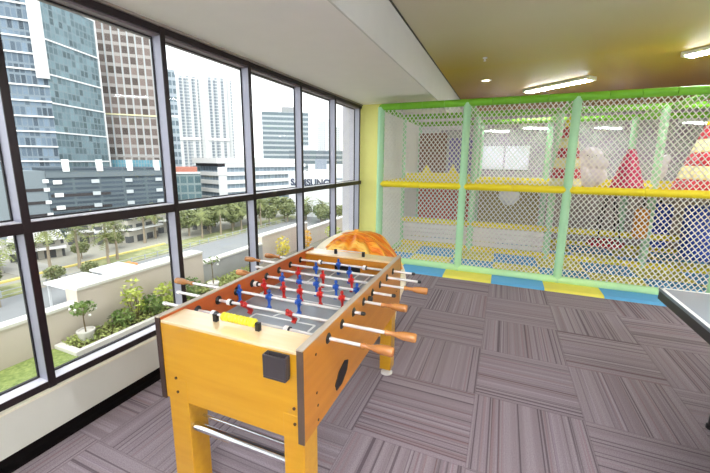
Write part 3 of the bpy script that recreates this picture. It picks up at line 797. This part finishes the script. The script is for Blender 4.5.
# ---------------------------------------------------------------- street level
GZ = -20.
box('terrain_ground', mat('pale_paving', (142, 140, 130), .9, var=.08, scale=.08), -900, -4.6, -300, 900, GZ-1, GZ, **ST)
box('road_avenue', mat('asphalt', (120, 122, 124), .9, var=.05, scale=.3), -70.2, -44, -200, 600, GZ, GZ+.05, **ST)
box('road_side_street', mat('asphalt_light', (150, 148, 142), .9, var=.05, scale=.3), -120, -78, 33, 39.5, GZ, GZ+.06, **ST)
def verge(x0, x1, y0, y1, lab):
    tag(box('grass_verge', k2.m, x0, x1, y0, y1, GZ, GZ+.12, loc=((x0+x1)/2, (y0+y1)/2, GZ)), lab, 'grass', 'street verges', 'stuff')
k2 = NT('verge_grass'); nz = k2.noise(k2.obj(), .5, 4.); k2.L.new(k2.ramp(nz, [(.3, srgb((104, 112, 74))), (.7, srgb((150, 150, 108)))]), k2.b.inputs['Base Color']); k2.b.inputs['Roughness'].default_value = 1.
verge(-79, -71.2, 41, 300, 'grass verge beyond the avenue fence'); verge(-77, -70.4, -20, 31, 'grass garden left of the side street')
box('path_kerb', mat('yellow_kerb', (204, 186, 110), .9), -80, -79.2, 20, 62, GZ, GZ+.3, **ST)
# street fence
fe = empty('street_fence', (-70.6, 80, GZ)); tag(fe, 'low grey metal railing along the far side of the avenue', 'fence')
b = MB().tube([(0, -60, 1.1), (0, 80, 1.1)], .06, 6).tube([(0, -60, .4), (0, 80, .4)], .05, 6)
b.build('rail', mat('fence_grey', (150, 154, 158), .5), fe)
for j in range(46): MB().box(-.08, .08, -60+3*j-.08, -60+3*j+.08, 0, 1.3).build('fence_post', mat('fence_grey'), fe)

# palms
L_palm = m_leaf('palm_frond', (74, 84, 44), (128, 134, 78), .6); M_trunk = mat('palm_trunk', (140, 128, 110), .9, var=.1)
def palm_meshes(h):
    b = MB()
    for j in range(22):
        a = 2*PI*j/22*1.618*3+random.uniform(-.2, .2); el = random.uniform(-.2, 1.2); L = random.uniform(2.6, 3.6)
        P = []; p = Vector((0, 0, h)); d = Vector((math.cos(a)*math.cos(el), math.sin(a)*math.cos(el), math.sin(el)))
        for q in range(9):
            P.append(p.copy()); p += d*L/8; d = (d+Vector((0, 0, -.20))).normalized()
        side = Vector((-math.sin(a), math.cos(a), 0))
        for q in range(1, 8):
            w = .75*math.sin(PI*(q+.5)/9)
            for s in (-1, 1):
                t = P[q]+side*s*w+(P[q+1]-P[q])*.8+Vector((0, 0, -.35*w))
                b.add([P[q], P[q]+(P[q+1]-P[q])*.65, t], [(0, 1, 2)])
    crown = b
    t = MB().tube([(0, 0, 0), (.1, 0, h*.3), (.05, .05, h*.7), (0, 0, h)], [.28, .2, .17, .2], 8)
    return crown, t
pr = []
for h in (4.6, 6.4):
    c, t = palm_meshes(h); r = empty('palm_tree', (0, 0, 0)); c.build('fronds', L_palm, r, fixn=False); t.build('trunk', M_trunk, r, smooth='auto'); pr.append(r)
PALMS = [(-66.6, 24.0, 1, 'tallest palm at the left edge, left of the first mullion'), (-72.5, 21.0, 1, 'palm standing behind the tallest one at the left edge'),
 (-77.6, 36.2, 1, 'feathery palm just right of the first mullion'), (-76.9, 40.6, 1, 'palm between the first mullion and the white canopy roof'),
 (-74, 44.5, 0, 'palm standing over the orange kiosk roof'), (-76, 47.5, 1, 'large spreading palm behind the orange kiosk'),
 (-84, 50.5, 1, 'palm in front of the white roofed shops'), (-85.3, 60.8, 1, 'slim palm before the two storey shops, left of the second mullion'),
 (-88, 66, 0, 'small palm beside the shops near the second mullion'), (-76, 71, 0, 'small palm on the verge right of the second mullion'),
 (-75, 77, 1, 'palm in the middle of the verge, third window'), (-73.5, 84, 0, 'palm at the bend of the avenue fence'), (-73, 93, 1, 'palm left of the white tower block base, fourth window'),
 (-66, 110, 0, 'palm in front of the white sign building'), (-60, 112, 0, 'palm right of the sign building corner'), (-82, 34, 0, 'short palm close to the white canopy')]
used = [False, False]
for x, y, ty, l in PALMS:
    o = pr[ty] if not used[ty] else copy_tree(pr[ty]); used[ty] = True
    o.location = (x, y, GZ); o.rotation_euler = (0, 0, random.uniform(0, 6.28)); s = random.uniform(1.1, 1.35); o.scale = (s, s, s)
    tag(o, l, 'palm tree', 'street palms')
# broad trees
L_tree = m_leaf('street_tree_leaf', (78, 90, 52), (130, 136, 92), .5)
tr = empty('street_tree', (0, 0, 0)); leaves(900, 3.6, 3.6, 2.6, .42, (0, 0, 5), -1, .6).build('crown', L_tree, tr, fixn=False)
MB().tube([(0, 0, 0), (.1, 0, 3), (0, 0, 4.6)], [.3, .22, .15], 8).build('trunk', M_trunk, tr, smooth='auto')
TREES = [(-82, 72, 1.), (-79, 77, .9), (-83, 80, 1.1), (-76, 83, 1.), (-80, 88, 1.2), (-77, 94, 1.1), (-72, 96, .9), (-84, 96, 1.2), (-86, 86, 1.), (-70, 104, .9), (-74, 108, 1.1),
         (-80, 110, 1.1), (-66, 109, .8), (-58, 107, .9), (-53, 112, .8), (-84, 106, 1.), (-84, 45, .5), (-86, 54, .5), (-72, 22, .5), (-75, 26, .6), (-70, 33, .45), (-69, 38, .4), (-84, 28, .6), (-55, 103, .8), (-70, 16, .5)]
ORD = ['first', 'second', 'third', 'fourth', 'fifth', 'sixth', 'seventh', 'eighth', 'ninth', 'tenth', 'eleventh', 'twelfth', 'thirteenth', 'fourteenth', 'fifteenth', 'sixteenth']
def az_rank(lst): return {q: r for r, q in enumerate(sorted(range(len(lst)), key=lambda q: math.atan2(lst[q][0], lst[q][1])))}
big = [q for q in range(len(TREES)) if TREES[q][2] >= .8]; small = [q for q in range(len(TREES)) if TREES[q][2] < .8]
RB = az_rank([TREES[q] for q in big]); RS = az_rank([TREES[q] for q in small])
for i, (x, y, s) in enumerate(TREES):
    o = tr if i == 0 else copy_tree(tr); o.location = (x, y, GZ); o.scale = (s, s, s); o.rotation_euler = (0, 0, i*1.3)
    if s >= .8: tag(o, 'broad green street tree below the office blocks, %s of the band from the left' % ORD[RB[big.index(i)]] if RB[big.index(i)] < 16 else 'last broad street tree before the yellow wall', 'tree', 'street trees')
    else: tag(o, 'small bushy tree in the gardens below the first windows, %s from the left' % ORD[RS[small.index(i)]], 'tree', 'garden trees')

# ---------------------------------------------------------------- city buildings
def P(az, D): a = math.radians(az); return Vector((D*math.sin(a), D*math.cos(a), 0))
def frame(name, A, B, lab, cat='building', z=GZ, group=None, parent=None):
    """Empty at A with +x toward B along the front; +y goes away from the viewer"""
    d = B-A; an = math.atan2(d.y, d.x)
    if parent:
        Mw = Matrix.Translation(parent.location) @ Matrix.Rotation(parent.rotation_euler.z, 4, 'Z')
        o = empty(name, parent=parent); o.matrix_local = Mw.inverted() @ (Matrix.Translation((A.x, A.y, z)) @ Matrix.Rotation(an, 4, 'Z'))
        plab(o, lab)
    else:
        o = empty(name, (A.x, A.y, z), an); tag(o, lab, cat, group)
    return o, d.length
WHT = mat('white_cladding', (206, 206, 206), .6, var=.02)
PAL = mat('pale_cladding', (190, 192, 194), .6, var=.02)
GRYL = mat('light_grey_slab', (170, 176, 180), .6, var=.03)

# glass tower, two faces meeting at a corner
C0 = P(-62.6, 150); Lf = P(-73, 158); Rt = P(-57.55, 166)
MG = m_facade('teal_curtain_wall', (112, 126, 132), (94, 112, 118), 1.6, 2.2, .8, .85, .6, vary=.75)
t, L = frame('glass_tower', C0, Rt, 'teal glass office tower with white floor lines, left of the gridded tower')
MB().box(0, L, 0, 30, 0, 70.5).build('right_wing', MG, t)
b = MB()
for j in range(8): b.box(-.2, L+.2, -.25, 0, 22+9.6*j-8.1*0, 22.5+9.6*j)
b = MB()
for z in (20.5, 29.6, 38.6, 47.2, 57.5, 70): b.box(-.1, L+.1, -.3, 0, z, z+.45)
b.build('floor_ledge', WHT, t)
MB().box(L-.35, L+.1, -.35, .2, 18, 70.5).build('corner_fin', WHT, t)
t2, L2 = frame('left_wing', Lf, C0, 'bluer left wing with white floor ledges', parent=t)
MGL = m_facade('blue_curtain_wall', (112, 124, 134), (92, 106, 120), 1.3, 3.1, .78, .8, .75, vary=.75)
MB().box(0, L2-.1, .1, 28, 0, 110).build('wing_wall', MGL, t2)
b = MB()
for j in range(15): b.box(0, L2, -.3, .1, 20.5+4.6*j, 20.95+4.6*j)
b.build('floor_ledge', WHT, t2)
MB().box(L2-2.8, L2+.3, -.8, .3, 46, 110).build('white_pillar', WHT, t2)
# gridded tower
t, L = frame('gridded_tower', P(-57.6, 175), P(-51.6, 172), 'brown windowed tower with a pale concrete grid behind the teal glass tower')
MB().box(0, L, 0, 20, 0, 95).build('tower_body', m_facade('grid_tower', (158, 152, 148), (106, 94, 90), 2.6, 3.9, .72, .68, .6, vary=.8), t)
b = MB()
for j in range(8): b.box(L*j/7-.18, L*j/7+.18, -.3, 0, 23, 95)
b.build('vertical_fin', GRYL, t)
MB().box(0, L, -.4, .1, 39, 39.5).build('ledge', mat('cream_ledge', (220, 212, 170), .6), t)
MB().box(-.5, L+2, -4, 0, 17, 21.3).build('glass_link', m_facade('teal_band', (130, 150, 156), (92, 140, 158), 1., 2., .7, .9, .3), t)
# slim dark tower right of the second mullion
t, L = frame('slim_tower', P(-49.9, 180), P(-48.95, 180), 'slim grey glass tower edge just right of the second mullion')
MB().box(0, L, 0, 12, 0, 60).build('tower_body', m_facade('slim_glass', (150, 160, 168), (96, 110, 120), 2., 3.4, .8, .6, .3), t)
MB().box(-.1, L+.2, -.2, 0, 40, 41).build('ledge', WHT, t)
# podium car park
MPd = m_facade('podium_cladding', (84, 94, 100), (64, 74, 84), 6., 1.3, .9, .5, .35, vary=.6)
t, L = frame('car_park_podium', P(-64.2, 122), P(-50.6, 130), 'long dark grey car park building below the two left towers')
MB().box(0, L, 0, 20, 0, 19.0).build('podium_body', MPd, t)
MB().box(0, L, -.3, 20.2, 16.6, 18.0).build('parapet_band', mat('podium_grey', (92, 102, 108), .7), t)
for j, z in enumerate((4.2, 7.8, 11.4)):
    MB().box(.5, L*.45, -.06, .0, z, z+.8).build('dark_slot', M_steel, t)
WB = mat('white_block', (224, 226, 226), .6)
for j in range(4):
    x = L*(.14+.245*j); MB().box(x-.7, x+.7, -.5, .6, 18.2, 21.4).build('roof_block', WB, t)
for z in (5.0, 8.6, 12.0, 15.4):
    for j in range(4):
        x = L*(.07+.27*j); MB().box(x-.9, x+.9, -.4, 0, z-.5, z+.5).build('white_marker', WB if j < 1 else GRYL, t)
t, L = frame('end_wing', P(-67.5, 120), P(-64.2, 122), 'light grey end with dark slots', parent=t)
MB().box(0, L, .1, 16, 0, 18.4).build('wing_body', mat('wing_grey', (112, 122, 128), .7), t)
for z in (3.2, 6.6, 9.9, 13.2): MB().box(.2, L-.5, -.05, .12, z, z+.75).build('dark_slot', M_steel, t)
for z in (3.4, 6.8, 10.1, 13.4, 15.6): MB().box(L-.8, L+.4, -.2, .1, z-.3, z+.6).build('white_marker', WB, t)
# residential towers
MR = m_facade('residential_white', (184, 186, 188), (138, 144, 150), 6.5, 3.4, .42, .72, .12, vary=.5)
for a, b_, h, lab in [(-49.0, -45.5, 113, 'left one of the two white residential towers'), (-45.25, -41.5, 114, 'right one of the two white residential towers')]:
    t, L = frame('residential_tower', P(a, 450), P(b_, 450), lab)
    MB().box(0, L*.8, 0, 22, 0, h).build('tower_body', MR, t)
    MB().box(L*.8, L, 3, 22, 0, h-1).build('side_bay', MR, t)
    b = MB()
    for q in (.16, .33, .62): b.box(L*q-.6, L*q+1.6, -.8, .2, 4, h-3)
    b.build('balcony_stack', m_facade('balcony_glass', (146, 152, 158), (104, 112, 122), 3., 3.4, .9, .6, .15), t)
    MB().box(L*.3, L*.55, 4, 14, h, h+5).build('roof_plant', PAL, t)
    MB().box(-.3, L*.8+.3, -1., 0, 44, 47).build('floor_belt', WHT, t)
# mid distance glass block
t, L = frame('glass_office_block', P(-37.4, 330), P(-30.3, 330), 'pale blue banded office block behind the white banded building')
MB().box(0, L, 0, 30, 0, 64).build('block_body', m_facade('banded_glass', (160, 166, 170), (104, 116, 124), 40., 4.2, 1.1, .6, .15), t)
MB().box(L*.42, L*.72, 4, 20, 64, 69).build('roof_plant', mat('plant_grey', (136, 138, 140), .7), t)
MB().box(L*.08, L*.20, 2, 14, 64, 80).box(L*.2, L*.34, 3, 14, 64, 73).build('stair_tower', WHT, t)
t, L = frame('dark_office_block', P(-33.4, 255), P(-21.5, 255), 'grey banded office block behind the white sign building')
MB().box(0, L, 0, 30, 0, 29).build('block_body', m_facade('grey_bands', (146, 150, 154), (92, 102, 110), 50., 3.4, 1.1, .6, .2), t)
MB().box(L*.1, L*.34, 3, 20, 29, 32).build('roof_plant', PAL, t)
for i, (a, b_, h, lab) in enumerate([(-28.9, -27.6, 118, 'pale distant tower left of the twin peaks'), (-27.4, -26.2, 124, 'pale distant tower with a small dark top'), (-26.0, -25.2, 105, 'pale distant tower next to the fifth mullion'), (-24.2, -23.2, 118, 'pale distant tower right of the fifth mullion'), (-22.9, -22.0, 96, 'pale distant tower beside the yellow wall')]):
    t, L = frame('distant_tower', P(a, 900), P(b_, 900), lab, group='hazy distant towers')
    MB().box(0, L, 0, 20, 0, h).build('tower_body', m_facade('hazy_tower', (178, 181, 184), (146, 151, 156), 5., 5., .5, .6, .08) if i == 0 else bpy.data.materials['hazy_tower'], t)  # haze put into the pale facade colours
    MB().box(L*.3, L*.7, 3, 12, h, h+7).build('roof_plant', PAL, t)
# white banded building, two faces
t, L = frame('banded_office', P(-42.9, 158), P(-31.0, 188), 'white office building with horizontal window bands, right face beyond the third mullion')
MB().box(0, L, .5, 26, 0, 19).build('glazing', m_facade('band_glazing', (150, 160, 168), (116, 130, 142), 2.2, 6., .85, 1.1, .3), t)
for j in range(6): MB().box(-.2, L+.3, -.2, .6, 1.0+3.5*j, 2.6+3.5*j).build('white_band', WHT, t)
MB().box(-2, L*.95, 3, 20, 19, 20.2).build('upper_glazing', M_steel, t); MB().box(-3, L*.9, 2, 21, 20.2, 22.5).build('roof_slab', WHT, t)
bo = t
t, L = frame('end_wing', P(-46.6, 170), P(-44.1, 158), 'left end wing', parent=bo)
MB().box(0, L, .5, 20, 0, 17).build('glazing', bpy.data.materials['band_glazing'], t)
for j in range(5): MB().box(-.2, L, -.2, .6, 1.0+3.5*j, 2.6+3.5*j).build('white_band', WHT, t)
t, L = frame('stair_shaft', P(-44.1, 157), P(-42.9, 157), 'plain white stair shaft', parent=bo)
MB().box(0, L, 0, 8, 0, 17.8).build('shaft_wall', PAL, t); MB().box(-.2, L+.2, -.2, 8, 15.4, 18.6).build('shaft_cap', WHT, t)
# red roofed low block
t, L = frame('red_roofed_block', P(-50.2, 150), P(-46.6, 150), 'teal glass block with a red brick top between the second mullion and the banded office')
MB().box(0, L, 0, 12, 0, 17.0).build('glass_body', m_facade('teal_block', (120, 134, 136), (78, 100, 106), 2.5, 3.4, .8, .75, .4), t)
MB().box(0, L-1, -.2, 12, 17.0, 18.8).build('brick_top', mat('red_brick', (168, 108, 92), .8, var=.1), t); MB().box(0, L, -.3, 0, 16.3, 17.0).build('white_ledge', WHT, t)
# sign building
t, L = frame('sign_building', P(-33.6, 140), P(-21.0, 128), 'plain white building carrying large grey lettering, behind the last mullions')
MB().box(0, L, 0, 16, 0, 17.2).build('wall', mat('sign_wall_white', (214, 216, 220), .6, var=.01), t)
MB().box(L*.24, L*1.02, 2, 18, 17.2, 20.2).build('upper_storey', WHT, t)
MB().box(L*.33, L*.48, 1.9, 2.1, 18.4, 22.2).build('rooftop_window', mat('grey_window', (130, 138, 150), .4), t)
MB().box(L*.62, L*1.0, -.1, .05, 14.5, 15.3).build('window_band', mat('grey_window'), t)
MB().box(L*.30, L*.33, -.1, .05, 0, 11).build('pilaster', WHT, t)
def letters(txt, x0, z, size, m, parent, adv):
    cu = bpy.data.curves.new('lettering', 'FONT'); cu.body = txt; cu.size = size; cu.extrude = .08; cu.space_character = adv; cu.offset = .14
    tmp = bpy.data.objects.new('tmp', cu); COL.objects.link(tmp)
    bpy.context.view_layer.update()
    dg = bpy.context.evaluated_depsgraph_get(); me = bpy.data.meshes.new_from_object(tmp.evaluated_get(dg))
    bpy.data.objects.remove(tmp); me.materials.clear(); me.materials.append(m)
    o = bpy.data.objects.new('lettering', me); COL.objects.link(o); o.parent = parent
    o.location = (x0, -.1, z); o.rotation_euler = (PI/2, 0, 0); plab(o, 'dark grey capital letters'); return o
letters('SAMSUNG', L*.03, 12.2, 3.5, mat('letter_grey', (66, 72, 94), .6), t, 1.02)
# small shops with white roofs
def shop(az0, az1, D, h, lab, arch=False, D2=None):
    t, L = frame('shop_building', P(az0, D), P(az1, D2 or D), lab, group='low white roofed shops')
    MB().box(0, L, .5, 5, 0, h).build('shop_wall', m_facade('shop_front', (176, 172, 162), (84, 86, 88), 3., 3., .66, .6, .3) if 'shop_front' not in bpy.data.materials else bpy.data.materials['shop_front'], t)
    if arch:
        pr_ = [(L*(.5-.52*math.cos(PI*q/12)), h+2.6*math.sin(PI*q/12)) for q in range(13)]
        b = MB().prism(pr_, 1, -1.5, 5.4)
        b.build('arched_roof', WHT, t)
    else: MB().box(-.4, L+.2, -1.2, 5.4, h, h+.45).build('flat_roof', WHT, t)
    MB().box(-.3, L+.3, -1.4, .6, h*.52, h*.52+.4).build('awning', WHT, t)
shop(-68.5, -63.4, 100, 4.2, 'arched white roofed hall left of the palms', True)
shop(-63.0, -60.2, 112, 6.0, 'white roofed shop behind the feathery palm', False)
shop(-60.0, -56.6, 108, 6.4, 'white roofed shop left of the two storey row', False)
shop(-56.2, -52.6, 106, 6.6, 'two storey white roofed shop in the middle of the row', False, 112)
shop(-52.3, -48.6, 116, 6.8, 'two storey shop row ending at the second mullion', False, 124)
shop(-74, -69.2, 92, 5.2, 'white roofed hall left of the first mullion', False)
shop(-48.2, -45.8, 118, 6.2, 'white roofed shop just right of the second mullion', False)
# near canopies and orange kiosk
def canopy(x0, x1, y0, y1, z, m, lab):
    o = empty('street_canopy', ((x0+x1)/2, (y0+y1)/2, GZ)); tag(o, lab, 'canopy', 'street canopies')
    a, b_ = (x1-x0)/2, (y1-y0)/2
    MB().box(-a, a, -b_, b_, z-GZ-.35, z-GZ).build('canopy_roof', m, o, bevel=.05)
    for sx in (-1, 1):
        for sy in (-1, 1): MB().box(sx*(a-.4)-.12, sx*(a-.4)+.12, sy*(b_-.4)-.12, sy*(b_-.4)+.12, 0, z-GZ-.35).build('canopy_post', PAL, o)
canopy(-60.5, -53.5, 27.0, 32.5, -16.2, WHT, 'large white flat canopy beyond the parapet corner')
canopy(-60.5, -54.5, 33.2, 38, -16.0, WHT, 'second white canopy between the large one and the orange roof')
canopy(-63.2, -60.7, 36.8, 41.5, -17.2, mat('orange_tile', (200, 116, 62), .8, var=.08), 'orange tiled kiosk roof beside the white canopies')

# tidy: give grouping tags to the two halves of a pair
for o in list(COL.objects):
    if o.name.startswith('cushion_cloud'): o.name = 'puffy_cushion'
